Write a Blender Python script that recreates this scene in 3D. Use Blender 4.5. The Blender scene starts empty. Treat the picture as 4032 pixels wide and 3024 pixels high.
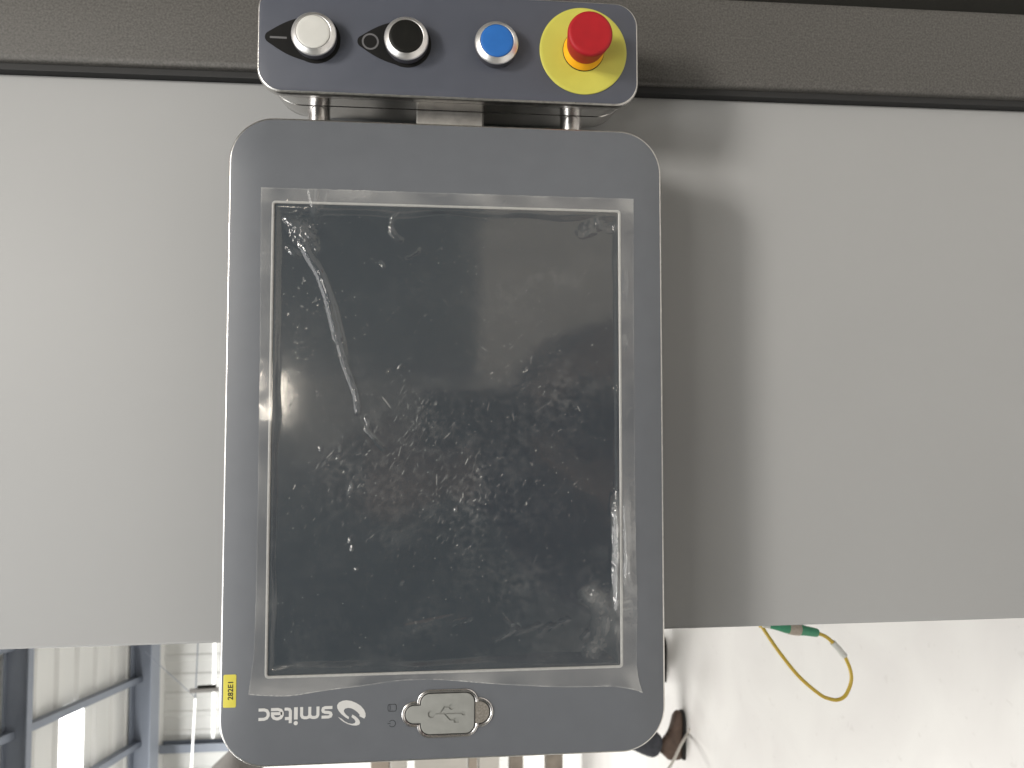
import bpy, bmesh, math, random
import numpy as np
from mathutils import Matrix, Vector

random.seed(7)
rng = np.random.default_rng(11)
sc = bpy.context.scene
COL = sc.collection

# ------------------------------------------------------------------ frame of work
# Everything is measured in millimetres in the frame of the control panel: origin at the
# screen centre, z out of the panel.  The photographer held the phone turned, so "up" in the
# hall is -x of that frame.  M turns it into the hall (metres, Z up).
M = Matrix(((0, 1, 0), (0, 0, -1), (-1, 0, 0)))
ORG = Vector((0, 0, 1.44))                     # the screen centre is 1.44 m above the floor
FLOOR = 1440.0
def world(p): return M @ (Vector(p) * 0.001) + ORG

# ------------------------------------------------------------------ camera
RC = np.array([[0.9952504631, 0.0008406982, 0.0973437664],
               [-0.0053372379, 0.9989298872, 0.0459412047],
               [-0.0972009749, -0.0462425521, 0.9941899199]])
CC = np.array([-8.16689599, 10.83509327, 510.13521655])
FPX = 3030.0
cam = bpy.data.cameras.new("camera")
camo = bpy.data.objects.new("camera", cam); COL.objects.link(camo)
camo.matrix_world = Matrix.Translation(world(CC)) @ (M @ Matrix(RC.T.tolist())).to_4x4()
cam.sensor_fit = 'HORIZONTAL'; cam.sensor_width = 36.0; cam.lens = FPX / 4032 * 36.0
cam.clip_start = 0.02; cam.clip_end = 200
cam.dof.use_dof = True; cam.dof.focus_distance = 0.512; cam.dof.aperture_fstop = 15.0
sc.camera = camo
def ray(px, py): return RC.T @ np.array([(px - 2016) / FPX, -(py - 1512) / FPX, -1.0])
def at(px, py, z=0.0):
    """point of the plane z (panel frame, mm) seen at a pixel of the 4032 px photograph"""
    d = ray(px, py); return CC + (z - CC[2]) / d[2] * d
def ground(px, py):
    """point just above the floor seen at a pixel of the photograph"""
    d = ray(px, py); return CC + (FLOOR - 7 - CC[0]) / d[0] * d
K2 = 4032 / 2212.0

# ------------------------------------------------------------------ light and exposure
w = bpy.data.worlds.new("World"); sc.world = w; w.use_nodes = True
w.node_tree.nodes["Background"].inputs[0].default_value = (0.75, 0.8, 0.85, 1)
w.node_tree.nodes["Background"].inputs[1].default_value = 0.3
sc.view_settings.view_transform = 'Standard'; sc.view_settings.look = 'None'
sc.view_settings.exposure = 0.0; sc.view_settings.gamma = 1.0
sc.cycles.use_denoising = True
sc.cycles.max_bounces = 10; sc.cycles.transparent_max_bounces = 16
sc.cycles.caustics_reflective = False; sc.cycles.caustics_refractive = False

def area(name, pos, target, sx, sy, power, color=(1, 1, 1)):
    l = bpy.data.lights.new(name, 'AREA'); l.shape = 'RECTANGLE'; l.size = sx; l.size_y = sy
    l.energy = power; l.color = color
    o = bpy.data.objects.new(name, l); COL.objects.link(o)
    o.location = world(pos)
    o.rotation_euler = (world(target) - world(pos)).to_track_quat('-Z', 'Y').to_euler()
    return o
area("rear_fill", (-3700, -300, 8800), (0, 0, 0), 5.0, 1.6, 6, (0.96, 0.98, 1.0))  # soft fill added behind the camera; no window stands there
area("roof_light", (-2300, -900, 1150), (300, -400, 350), 1.6, 2.6, 34, (0.98, 0.99, 1.0))
area("high_bay_or_fill", (-4200, 300, 6400), (0, 0, 0), 0.9, 0.9, 14, (1.0, 0.97, 0.92))
area("high_bay_or_fill", (-3700, -1500, 3500), (0, 100, 0), 0.8, 0.8, 29, (1.0, 0.98, 0.95))
area("wall_lamp", (-1884, 300, 9000), (0, 0, 0), 0.50, 0.12, 8, (1.0, 0.9, 0.76))
area("high_bay_or_fill", (-4300, -3200, -4200), (1440, -3200, -4200), 2.0, 2.0, 250, (1.0, 0.98, 0.95))  # fill light added to brighten the floor beyond the machine
area("high_bay_or_fill", (-4300, -6500, -8500), (1440, -6500, -9500), 2.5, 2.5, 640, (1.0, 1.0, 0.98))  # fill light added for the far wall and roof, no fixture
area("high_bay_or_fill", (-4500, 1500, 6500), (1440, 1500, 6300), 2.0, 2.0, 100, (1.0, 0.96, 0.9))  # added to brighten the floor and wall mirrored in the screen

area("high_bay_or_fill", (-2500, 700, 1900), (900, 450, 3000), 0.8, 0.8, 135, (1.0, 0.95, 0.88))  # added light aimed at the beige cabinet to lift its reflection

# ------------------------------------------------------------------ materials
def srgb(r, g, b):
    f = lambda c: (c / 255 / 12.92) if c / 255 <= 0.04045 else ((c / 255 + 0.055) / 1.055) ** 2.4
    return (f(r), f(g), f(b), 1)
def material(name, col, rough=0.5, metal=0.0, spec=0.5, noise=None, bump=None, emit=None, coat=0.0):
    """noise = (scale, amount) colour variation; bump = (scale, strength, distance mm)"""
    m = bpy.data.materials.new(name); m.use_nodes = True
    nt = m.node_tree; b = nt.nodes["Principled BSDF"]
    b.inputs["Base Color"].default_value = (*col[:3], 1)
    b.inputs["Roughness"].default_value = rough; b.inputs["Metallic"].default_value = metal
    b.inputs["Specular IOR Level"].default_value = spec
    b.inputs["Coat Weight"].default_value = coat
    tc = nt.nodes.new("ShaderNodeTexCoord")
    if noise:
        n = nt.nodes.new("ShaderNodeTexNoise"); n.inputs["Scale"].default_value = noise[0]
        n.inputs["Detail"].default_value = 6
        nt.links.new(tc.outputs["Object"], n.inputs["Vector"])
        r = nt.nodes.new("ShaderNodeValToRGB")
        a = noise[1]
        r.color_ramp.elements[0].position = 0.3; r.color_ramp.elements[1].position = 0.7
        r.color_ramp.elements[0].color = (*[c * (1 - a) for c in col[:3]], 1)
        r.color_ramp.elements[1].color = (*[min(1, c * (1 + a)) for c in col[:3]], 1)
        nt.links.new(n.outputs["Fac"], r.inputs[0]); nt.links.new(r.outputs[0], b.inputs["Base Color"])
        mr = nt.nodes.new("ShaderNodeMapRange")
        mr.inputs[3].default_value = max(0.02, rough - 0.06); mr.inputs[4].default_value = min(1, rough + 0.06)
        nt.links.new(n.outputs["Fac"], mr.inputs[0]); nt.links.new(mr.outputs[0], b.inputs["Roughness"])
    if bump:
        n2 = nt.nodes.new("ShaderNodeTexNoise"); n2.inputs["Scale"].default_value = bump[0]
        n2.inputs["Detail"].default_value = 3
        nt.links.new(tc.outputs["Object"], n2.inputs["Vector"])
        bp = nt.nodes.new("ShaderNodeBump"); bp.inputs["Strength"].default_value = bump[1]
        bp.inputs["Distance"].default_value = bump[2] * 0.001
        nt.links.new(n2.outputs["Fac"], bp.inputs["Height"]); nt.links.new(bp.outputs[0], b.inputs["Normal"])
    if emit:
        b.inputs["Emission Color"].default_value = (*emit[0], 1); b.inputs["Emission Strength"].default_value = emit[1]
    return m

OVERLAY = material("blue_grey_overlay", (0.128, 0.137, 0.152), 0.45, spec=0.36, noise=(60, 0.03), bump=(2600, 0.12, 0.05))
BOXOV = material("dark_blue_grey_overlay", (0.078, 0.085, 0.108), 0.42, spec=0.45, noise=(60, 0.03), bump=(2600, 0.12, 0.05))
SHELL = material("dark_rear_shell", (0.06, 0.06, 0.062), 0.45, metal=0.5, noise=(200, 0.1))
BTNSIDE = material("dark_grey_plastic", (0.055, 0.055, 0.066), 0.4, noise=(200, 0.1))
ALU = material("brushed_aluminium", (0.62, 0.61, 0.59), 0.30, metal=1.0, noise=(300, 0.12), bump=(900, 0.5, 0.25))
RING = material("bright_ring_metal", (0.80, 0.79, 0.78), 0.36, metal=0.9, noise=(200, 0.05))
CAST = material("polished_cast_metal", (0.64, 0.63, 0.61), 0.20, metal=1.0, noise=(90, 0.08), bump=(700, 0.08, 0.1))
CHROME = material("satin_chrome", (0.72, 0.70, 0.69), 0.24, metal=1.0, noise=(200, 0.06), bump=(500, 0.05, 0.08))
BEVEL = material("anodised_bevel", (0.46, 0.46, 0.45), 0.5, metal=0.15, noise=(400, 0.1), bump=(900, 0.3, 0.1))
SCREEN = material("dark_glass", (0.036, 0.046, 0.058), 0.27, spec=1.0)
BLACKP = material("black_plastic", (0.006, 0.006, 0.006), 0.6, spec=0.25, noise=(300, 0.1))
CAPW = material("white_plastic", (0.60, 0.60, 0.57), 0.42, noise=(150, 0.02))
CAPB = material("black_cap", (0.007, 0.007, 0.006), 0.45, spec=0.25, noise=(150, 0.1))
CAPBL = material("blue_cap", (0.022, 0.135, 0.44), 0.5, spec=0.3, noise=(150, 0.04))
REDP = material("red_plastic", (0.37, 0.010, 0.016), 0.55, spec=0.3, noise=(120, 0.06), bump=(1500, 0.05, 0.05))
YDISC = material("yellow_disc", (0.54, 0.515, 0.085), 0.5, noise=(80, 0.03))
YCOL = material("amber_collar", (0.86, 0.40, 0.012), 0.4, noise=(150, 0.05))
LABELY = material("label_yellow", (0.68, 0.61, 0.095), 0.45, noise=(200, 0.03))
INK = material("black_ink", (0.012, 0.012, 0.012), 0.6)
PRINT = material("silver_print", (0.58, 0.58, 0.57), 0.45, noise=(300, 0.03))
FAINT = material("dark_print", (0.018, 0.020, 0.024), 0.5)
GREYPRINT = material("grey_print", (0.13, 0.13, 0.135), 0.5)
USBCAP = material("grey_rubber", (0.262, 0.268, 0.254), 0.6, noise=(200, 0.05))
RECESS = material("bead_blasted_metal", (0.34, 0.315, 0.28), 0.42, metal=0.6, noise=(900, 0.25), bump=(1800, 0.6, 0.2))
BRACKET = material("bright_bracket_metal", (0.62, 0.60, 0.57), 0.45, metal=0.45, noise=(150, 0.12))
DARKHOLE = material("dark_gap", (0.02, 0.02, 0.02), 0.8)
FACE = material("light_grey_powder_coat", (0.356, 0.360, 0.361), 0.55, spec=0.35, noise=(6, 0.012), bump=(1500, 0.10, 0.12))
STRIP = material("dark_grey_textured_coat", (0.092, 0.088, 0.082), 0.6, spec=0.3, noise=(650, 0.32), bump=(1500, 0.35, 0.2))
CHARCOAL = material("charcoal_dark", (0.014, 0.014, 0.012), 0.8, spec=0.2, noise=(600, 0.15))
CONC_W = material("white_sheet", (0.68, 0.68, 0.66), 0.5, noise=(0.7, 0.04))
STEEL = material("blue_grey_steel", (0.22, 0.245, 0.295), 0.5, noise=(2, 0.08))
BROWN = material("brown_fascia", (0.20, 0.165, 0.155), 0.6, noise=(3, 0.1))
LIT = material("translucent_skylight", (0.9, 0.9, 0.9), 0.5, emit=((1.0, 0.99, 0.97), 5.0))
TUBE = material("lit_tube", (0.9, 0.9, 0.9), 0.5, emit=((1.0, 1.0, 0.97), 1.0))
CABY = material("yellow_cable_jacket", (0.60, 0.42, 0.055), 0.42)
GREENP = material("green_plastic", (0.06, 0.29, 0.16), 0.45, noise=(200, 0.1))
BEIGEP = material("beige_plastic", (0.42, 0.36, 0.30), 0.5, noise=(300, 0.15))
SLEEVE = material("white_sleeve", (0.66, 0.66, 0.62), 0.35)
BOOT = material("brown_leather", (0.125, 0.082, 0.062), 0.6, noise=(20, 0.25), bump=(150, 0.3, 2))
SOLE = material("dark_sole", (0.02, 0.019, 0.018), 0.7)
JEANS = material("dark_denim", (0.055, 0.058, 0.070), 0.85, noise=(30, 0.3), bump=(25, 0.5, 12))
JACKET = material("dark_jacket", (0.040, 0.031, 0.045), 0.9, noise=(10, 0.2), bump=(12, 0.4, 15))
SKIN = material("skin", (0.36, 0.25, 0.19), 0.55, noise=(30, 0.06))
HAIR = material("brown_hair", (0.03, 0.02, 0.014), 0.7, bump=(300, 0.4, 2))
WOOD = material("brown_timber", (0.29, 0.25, 0.21), 0.7, noise=(8, 0.2))
PALE = material("pale_board", (0.66, 0.63, 0.58), 0.6, noise=(5, 0.05))
CORD = material("white_cord_jacket", (0.66, 0.63, 0.58), 0.5)
TANK = material("white_tank", (0.62, 0.62, 0.62), 0.35, noise=(5, 0.03))
GREYC = material("grey_cone", (0.22, 0.21, 0.20), 0.5)
BACKW = material("dark_teal_wall", (0.17, 0.21, 0.215), 0.7, noise=(0.8, 0.2))
BEIGE = material("added_beige_cabinet", (0.62, 0.57, 0.50), 0.6, noise=(2, 0.05))

def floor_material():
    m = material("white_epoxy_floor", (0.70, 0.68, 0.66), 0.45)
    nt = m.node_tree; b = nt.nodes["Principled BSDF"]; tc = nt.nodes["Texture Coordinate"]
    def nz(scale, det, dist=0.0):
        n = nt.nodes.new("ShaderNodeTexNoise"); n.inputs["Scale"].default_value = scale
        n.inputs["Detail"].default_value = det; n.inputs["Distortion"].default_value = dist
        nt.links.new(tc.outputs["Object"], n.inputs["Vector"]); return n
    a = nz(2.2, 8, 1.2); r = nt.nodes.new("ShaderNodeValToRGB")
    r.color_ramp.elements[0].position = 0.32; r.color_ramp.elements[0].color = (0.71, 0.69, 0.67, 1)
    r.color_ramp.elements[1].position = 0.62; r.color_ramp.elements[1].color = (0.76, 0.745, 0.72, 1)
    nt.links.new(a.outputs["Fac"], r.inputs[0])
    s = nz(26, 2); r2 = nt.nodes.new("ShaderNodeValToRGB")
    r2.color_ramp.elements[0].position = 0.27; r2.color_ramp.elements[0].color = (0.93, 0.925, 0.92, 1)
    r2.color_ramp.elements[1].position = 0.33; r2.color_ramp.elements[1].color = (1, 1, 1, 1)
    nt.links.new(s.outputs["Fac"], r2.inputs[0])
    mx = nt.nodes.new("ShaderNodeMix"); mx.data_type = 'RGBA'; mx.blend_type = 'MULTIPLY'
    mx.inputs[0].default_value = 1.0
    nt.links.new(r.outputs[0], mx.inputs[6]); nt.links.new(r2.outputs[0], mx.inputs[7])
    nt.links.new(mx.outputs[2], b.inputs["Base Color"])
    return m
EPOXY = floor_material()

def film_material():
    m = bpy.data.materials.new("clear_protective_film"); m.use_nodes = True
    nt = m.node_tree; nt.nodes.clear()
    out = nt.nodes.new("ShaderNodeOutputMaterial")
    tr = nt.nodes.new("ShaderNodeBsdfTransparent"); tr.inputs[0].default_value = (0.97, 0.97, 0.97, 1)
    gl = nt.nodes.new("ShaderNodeBsdfGlossy"); gl.inputs["Roughness"].default_value = 0.08
    gl.inputs[0].default_value = (1, 1, 1, 1)
    fr = nt.nodes.new("ShaderNodeFresnel"); fr.inputs[0].default_value = 1.5
    geo = nt.nodes.new("ShaderNodeNewGeometry")          # a thin sheet reflects alike from both of its faces
    ior = nt.nodes.new("ShaderNodeMapRange"); ior.inputs[3].default_value = 1.5; ior.inputs[4].default_value = 1 / 1.5
    nt.links.new(geo.outputs["Backfacing"], ior.inputs[0]); nt.links.new(ior.outputs[0], fr.inputs[0])
    ml = nt.nodes.new("ShaderNodeMath"); ml.operation = 'MULTIPLY'; ml.inputs[1].default_value = 1.35
    nt.links.new(fr.outputs[0], ml.inputs[0])
    mix1 = nt.nodes.new("ShaderNodeMixShader")
    nt.links.new(ml.outputs[0], mix1.inputs[0]); nt.links.new(tr.outputs[0], mix1.inputs[1]); nt.links.new(gl.outputs[0], mix1.inputs[2])
    df = nt.nodes.new("ShaderNodeBsdfDiffuse"); df.inputs[0].default_value = (0.78, 0.78, 0.76, 1)
    at_ = nt.nodes.new("ShaderNodeAttribute"); at_.attribute_name = "haze"
    mix2 = nt.nodes.new("ShaderNodeMixShader")
    nt.links.new(at_.outputs["Fac"], mix2.inputs[0]); nt.links.new(mix1.outputs[0], mix2.inputs[1]); nt.links.new(df.outputs[0], mix2.inputs[2])
    nt.links.new(mix2.outputs[0], out.inputs[0])
    return m
FILM = film_material()

# ------------------------------------------------------------------ mesh helpers
def tag(o, label=None, cat=None, group=None, kind=None):
    if label: o["label"] = label
    if cat: o["category"] = cat
    if group: o["group"] = group
    if kind: o["kind"] = kind
    return o
def thing(name, origin, label, cat, group=None):
    o = bpy.data.objects.new(name, None); COL.objects.link(o); o.empty_display_size = 0.02
    o.matrix_world = Matrix.Translation(world(origin)) @ M.to_4x4()
    o["ox"] = [float(c) for c in origin]
    return tag(o, label, cat, group)
def origin_of(parent):
    return np.array(parent["ox"]) if parent is not None else np.zeros(3)
def obj(name, verts, faces, mat, parent=None, smooth=35, origin=None):
    """one mesh object; verts in mm of the panel frame"""
    o0 = origin_of(parent) if origin is None else np.array(origin, float)
    me = bpy.data.meshes.new(name)
    v = (np.asarray(verts, float) - o0) * 0.001
    me.from_pydata(v.tolist(), [], [list(map(int, f)) for f in faces])
    me.materials.append(mat)
    bm = bmesh.new(); bm.from_mesh(me); bmesh.ops.recalc_face_normals(bm, faces=bm.faces); bm.to_mesh(me); bm.free()
    if smooth:
        for p in me.polygons: p.use_smooth = True
        me.set_sharp_from_angle(angle=math.radians(smooth))
    o = bpy.data.objects.new(name, me); COL.objects.link(o)
    if parent is not None: o.parent = parent
    else: o.matrix_world = Matrix.Translation(world(o0)) @ M.to_4x4()
    o["ox"] = [float(c) for c in o0]
    return o
class MB:
    def __init__(s): s.v = []; s.f = []
    def add(s, v, f):
        n = len(s.v); s.v += [tuple(p) for p in v]; s.f += [tuple(i + n for i in q) for q in f]; return s
    def loft(s, rings, cap0=True, cap1=True, closed=True):
        n = len(rings[0]); v = [p for r in rings for p in r]; f = []
        for i in range(len(rings) - 1):
            for j in range(n if closed else n - 1):
                k = (j + 1) % n
                f.append((i * n + j, i * n + k, (i + 1) * n + k, (i + 1) * n + j))
        if cap0: f.append(tuple(range(n - 1, -1, -1)))
        if cap1: f.append(tuple((len(rings) - 1) * n + j for j in range(n)))
        return s.add(v, f)
    def box(s, a, b):
        (x0, y0, z0), (x1, y1, z1) = a, b
        v = [(x0, y0, z0), (x1, y0, z0), (x1, y1, z0), (x0, y1, z0), (x0, y0, z1), (x1, y0, z1), (x1, y1, z1), (x0, y1, z1)]
        return s.add(v, [(3, 2, 1, 0), (4, 5, 6, 7), (0, 1, 5, 4), (1, 2, 6, 5), (2, 3, 7, 6), (3, 0, 4, 7)])
    def tube(s, pts, r, n=12, caps=True):
        P = [Vector(p) for p in pts]; rr_ = r if isinstance(r, (list, tuple)) else [r] * len(P)
        rings = []; up = Vector((0.31, 0.2, 0.93)).normalized()
        for i, p in enumerate(P):
            t = (P[min(i + 1, len(P) - 1)] - P[max(i - 1, 0)]).normalized()
            u = t.cross(up).normalized(); v = t.cross(u)
            rings.append([tuple(p + (u * math.cos(2 * math.pi * k / n) + v * math.sin(2 * math.pi * k / n)) * rr_[i]) for k in range(n)])
        return s.loft(rings, caps, caps)
    def make(s, name, mat, parent=None, **k): return obj(name, s.v, s.f, mat, parent, **k)
def rr(cx, cy, hx, hy, r, z, n=10):
    r = max(0.05, r); pts = []
    for (sx, sy, a0) in ((1, 1, 0), (-1, 1, 90), (-1, -1, 180), (1, -1, 270)):
        for i in range(n + 1):
            a = math.radians(a0 + 90 * i / n)
            pts.append((cx + sx * (hx - r) + r * math.cos(a), cy + sy * (hy - r) + r * math.sin(a), z))
    return pts
def circ(cx, cy, r, z, n=64): return [(cx + r * math.cos(2 * math.pi * i / n), cy + r * math.sin(2 * math.pi * i / n), z) for i in range(n)]
def lathe(cx, cy, prof, n=64): return MB().loft([circ(cx, cy, r, z, n) for r, z in prof])
def poly(pts, z0, z1):
    """flat outline (2D points) given the thickness z0..z1"""
    return MB().loft([[(x, y, z0) for x, y in pts], [(x, y, z1) for x, y in pts]])
def ribbon(pts, w, z0, z1, mb=None):
    mb = mb or MB(); P = [np.array(p, float) for p in pts]; L = []; Rr = []
    for i, p in enumerate(P):
        d0 = P[i] - P[i - 1] if i else P[1] - P[0]
        d1 = P[i + 1] - P[i] if i < len(P) - 1 else P[i] - P[i - 1]
        d0 = d0 / np.linalg.norm(d0); d1 = d1 / np.linalg.norm(d1)
        t = d0 + d1; t = t / np.linalg.norm(t); nrm = np.array([-t[1], t[0]])
        s = w / 2 / max(0.45, float(np.dot(nrm, [-d1[1], d1[0]])))
        L.append(p + nrm * s); Rr.append(p - nrm * s)
    rings = [[(*l, z0), (*r, z0), (*r, z1), (*l, z1)] for l, r in zip(L, Rr)]
    return mb.loft(rings)
def smoothpath(pts, n=8):
    P = [np.array(p, float) for p in pts]; out = []
    for i in range(len(P) - 1):
        p0 = P[max(i - 1, 0)]; p1 = P[i]; p2 = P[i + 1]; p3 = P[min(i + 2, len(P) - 1)]
        for k in range(n):
            t = k / n
            out.append(0.5 * ((2 * p1) + (p2 - p0) * t + (2 * p0 - 5 * p1 + 4 * p2 - p3) * t * t + (3 * p1 - p0 - 3 * p2 + p3) * t ** 3))
    out.append(P[-1]); return out

# ------------------------------------------------------------------ the setting: hall
fl = MB().box((FLOOR, -13000, -13600), (FLOOR + 100, 11000, 11000)).make("floor", EPOXY, smooth=0); tag(fl, kind='structure')

def corrugated(c0, du, dv, lu, lv, dn, pitch, depth, name, mat, parent=None):
    """sheet spanned by du*lu and dv*lv with trapezoid ribs running along dv, thickness 3 mm"""
    c0, du, dv, dn = (np.array(a, float) for a in (c0, du, dv, dn))
    prof = []; u = 0.0
    while u < lu:
        for a, h in ((0, 0), (0.62, 0), (0.70, 1), (0.92, 1)):
            prof.append((min(lu, u + a * pitch), h * depth))
        u += pitch
    prof.append((lu, 0)); mb = MB(); v = []; n = len(prof)
    for k in (0, 1):
        for s_ in (0, 1):
            for (uu, hh) in prof: v.append(c0 + du * uu + dn * (hh - 3 * k) + dv * (lv * s_))
    f = []
    for i in range(n - 1):
        f.append((i, i + 1, n + i + 1, n + i)); f.append((2 * n + i, 3 * n + i, 3 * n + i + 1, 2 * n + i + 1))
    mb.add(v, f); return mb.make(name, mat, parent, smooth=0)

WZ = -13500.0                                     # the far end wall
EX, SL = -4648.0, 0.06                            # eave height and roof slope
def roofx(z, drop=0.0): return EX - SL * (z - WZ) + drop
wf = corrugated((FLOOR, -13000, WZ), (0, 1, 0), (-1, 0, 0), 24000, FLOOR - EX, (0, 0, 1), 320, 20, "far_wall", CONC_W); tag(wf, kind='structure')
ln = 24600.0; dv = np.array([-SL, 0, 1]) / math.hypot(1, SL)
rf = corrugated((EX, -13000, WZ), dv, (0, 1, 0), ln, 24000, (1, 0, 0), 500, 40, "roof", CONC_W); tag(rf, kind='structure')
MB().box((-6400, -13050, -13600), (FLOOR, -13000, 11000)).make("side_wall", CONC_W, smooth=0)
MB().box((-6400, 11000, -13600), (FLOOR, 11050, 11000)).make("side_wall", BEIGE, smooth=0)
MB().box((-6400, -13000, 10950), (FLOOR, 11000, 11000)).make("rear_wall", BACKW, smooth=0)
for o in list(COL.objects):
    if o.name.startswith(("side_wall", "rear_wall")): tag(o, kind='structure')

def skewbox(p, q, wx, wz, name, mat, parent=None, mb=None):
    """a straight bar between two points, cross-section wx (height) by wz"""
    mb = mb or MB(); p, q = np.array(p, float), np.array(q, float); t = (q - p) / np.linalg.norm(q - p)
    a = np.array([1.0, 0, 0]); a -= t * a.dot(t); a /= np.linalg.norm(a); b = np.cross(t, a)
    ring = lambda c: [tuple(c + a * wx / 2 * i + b * wz / 2 * j) for i, j in ((-1, -1), (1, -1), (1, 1), (-1, 1))]
    mb.loft([ring(p), ring(q)]); return mb.make(name, mat, parent, smooth=0) if name else mb
# roof frames: I-beams across the hall
def rafter(z, depth, width, label):
    x = roofx(z, 60); t = thing("steel_rafter", (x, -6000, z), label, "steel beam", "blue grey roof frames")
    MB().box((x, -12900, z - 8), (x + depth, 10900, z + 8)).make("web", STEEL, t, smooth=0)
    for xx in (x, x + depth): MB().box((xx - 8, -12900, z - width / 2), (xx + 8, 10900, z + width / 2)).make("flange", STEEL, t, smooth=0)
rafter(-8900, 260, 120, "blue grey steel roof beam nearest the machine, at the far left edge")
rafter(-12200, 300, 380, "blue grey steel roof beam close to the far wall of the hall")
def purlin(y0, label):
    a = np.array([roofx(WZ + 900, 110), y0 - 0.0, WZ + 900.0]); b = np.array([roofx(-6500, 110), y0 + 0.14 * (-6500 - WZ - 900), -6500.0])
    t = thing("roof_purlin", tuple(a), label, "roof purlin", "slanting roof purlins")
    skewbox(a, b, 130, 60, "bar", STEEL, t); skewbox(a + [60, 0, 40], b + [60, 0, 40], 14, 90, "flange", STEEL, t)
purlin(-4080, "slanting steel purlin that ends just above the bright skylight")
purlin(-5075, "slanting steel purlin to the left of the bright skylight, lower edge of the view")
purlin(-3080, "slanting steel purlin farthest from the skylight, half hidden by the machine")
# translucent skylight sheet in the roof
sk = MB(); za, zb = at(215, 2800, WZ), at(314, 2800, WZ)
sk.add([(roofx(-10090, 46), -3800, -10090), (roofx(-10690, 46), -3905, -10690), (roofx(-10690, 46), -9000, -10690), (roofx(-10090, 46), -9000, -10090),
        (roofx(-10090, 20), -3800, -10090), (roofx(-10690, 20), -3905, -10690), (roofx(-10690, 20), -9000, -10690), (roofx(-10090, 20), -9000, -10090)],
       [(0, 1, 2, 3), (4, 5, 6, 7), (0, 1, 5, 4), (1, 2, 6, 5), (2, 3, 7, 6), (3, 0, 4, 7)])
obj("skylight_panel", sk.v, sk.f, LIT, rf, smooth=0)
# wall details
t = thing("eave_fascia", (-4700, -5000, WZ + 80), "brown fascia strip along the top of the far wall", "fascia")
MB().box((-4990, -12900, WZ + 42), (-4690, 10900, WZ + 120)).make("board", BROWN, t, smooth=0)
MB().box((-4700, -12900, WZ + 42), (-4680, 10900, WZ + 170)).make("lip", BROWN, t, smooth=0)
t = thing("wall_column", (FLOOR, -5560, WZ + 150), "pale blue grey steel column standing against the far wall", "column")
MB().box((-4640, -5568, WZ + 42), (FLOOR, -5552, WZ + 230)).make("web", STEEL, t, smooth=0)
for zz in (WZ + 50, WZ + 230): MB().box((-4640, -5630, zz - 8), (FLOOR, -5490, zz + 8)).make("flange", STEEL, t, smooth=0)
wb = MB().box((-3840, -5480, WZ + 40), (-3790, -3300, WZ + 52)); obj("window_strip", wb.v, wb.f, TUBE, wf, smooth=0)
t = thing("tube_lamp", tuple(at(760, 2890, -9000)), "long white tube lamp hanging in front of the far wall", "lamp")
a, b = at(769, 2750, -9000), at(752, 3060, -9000)
MB().tube([a, b], 11, 10).make("lit_tube", TUBE, t); MB().tube([at(781, 2500, -9000), a], 7, 8).make("conduit", STEEL, t)
for (p, q) in (((770, 2746), (780, 2560)),): MB().tube([at(*p, -8990), at(*q, -8990) + [-600, 0, 0]], 4, 6).make("hanging_wire", STEEL, t)
t = thing("hoist_rail", tuple(at(800, 2716, -8500)), "short dark hoist rail pointing at the window strip", "rail")
a, b = at(748, 2721, -8500), at(860, 2714, -8500)
skewbox(a, b, 40, 34, "rail", GREYC, t); skewbox(at(778, 2706, -8520), at(850, 2701, -8520), 30, 22, "trolley", CHARCOAL, t)
t = thing("extraction_duct", tuple(at(900, 3020, -6000)), "white round duct with a grey cone end behind the panel", "duct")
def cone_at(px0, px1, py0, py1, r0, r1, name, mat):
    c0, c1 = at(px0, py0, -6000), at(px1, py1, -6000); MB().tube([c0, c1], [r0, r1], 28).make(name, mat, t)
cone_at(935, 938, 3018, 2940, 200, 40, "cone", GREYC); pe = at(934, 3022, -6000); MB().tube([pe, pe + [0, -9500, 0]], 206, 28).make("pipe", TANK, t)
# added reflection sources behind the camera, then the rack beyond the panel
t = thing("added_beige_cabinet", (FLOOR, 700, 3200), "added beige cabinet, unseen, tinting the upper right of the dark screen by reflection", "cabinet")  # put in to give the screen its warm reflection
MB().box((210, 170, 3000), (FLOOR - 60, 1400, 3500)).make("carcass", BEIGE, t, smooth=0)
for yy in (180, 790): MB().box((225, yy, 2982), (FLOOR - 75, yy + 600, 2999)).make("door", BEIGE, t, smooth=0)
MB().box((FLOOR - 60, 200, 3030), (FLOOR, 1370, 3480)).make("plinth", CHARCOAL, t, smooth=0)
t = thing("added_roller_door", (FLOOR, -100, 10930), "added pale roller door, unseen, brightening the left of the dark screen by reflection", "door")  # put in to lighten the left of the screen by reflection
for k_ in range(14):
    x0 = -2100 + k_ * 252
    MB().box((x0 + 6, -700, 10890), (min(x0 + 246, FLOOR), 650, 10925)).make("slat", PALE, t, smooth=0)
for yy in (-760, 650): MB().box((-2150, yy, 10870), (FLOOR, yy + 110, 10940)).make("guide_rail", STEEL, t, smooth=0)
t = thing("timber_rack", tuple(at(2300, 3005, -7000)), "rack of brown timber beams and pale boards beyond the panel", "rack")
for (x0, x1, mt, nm) in ((2010, 2060, WOOD, "beam"), (2154, 2216, WOOD, "beam"), (2328, 2395, WOOD, "beam"), (1460, 1532, BEIGEP, "board"), (1538, 1600, PALE, "board"),
                        (1632, 1840, PALE, "board"), (1845, 1880, BEIGEP, "board"), (1886, 1966, PALE, "board")):
    a, b = at(x0, 3005, -7000), at(x1, 3005, -7000)
    MB().box((a[0], -5200, -7200 - random.uniform(0, 60)), (b[0], -2700, -7000)).make(nm, mt, t, smooth=0)
for yy in (-2760, -5150): MB().box((-700, yy - 40, -7290), (FLOOR, yy + 40, -7265)).make("upright", WOOD, t, smooth=0)

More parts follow.
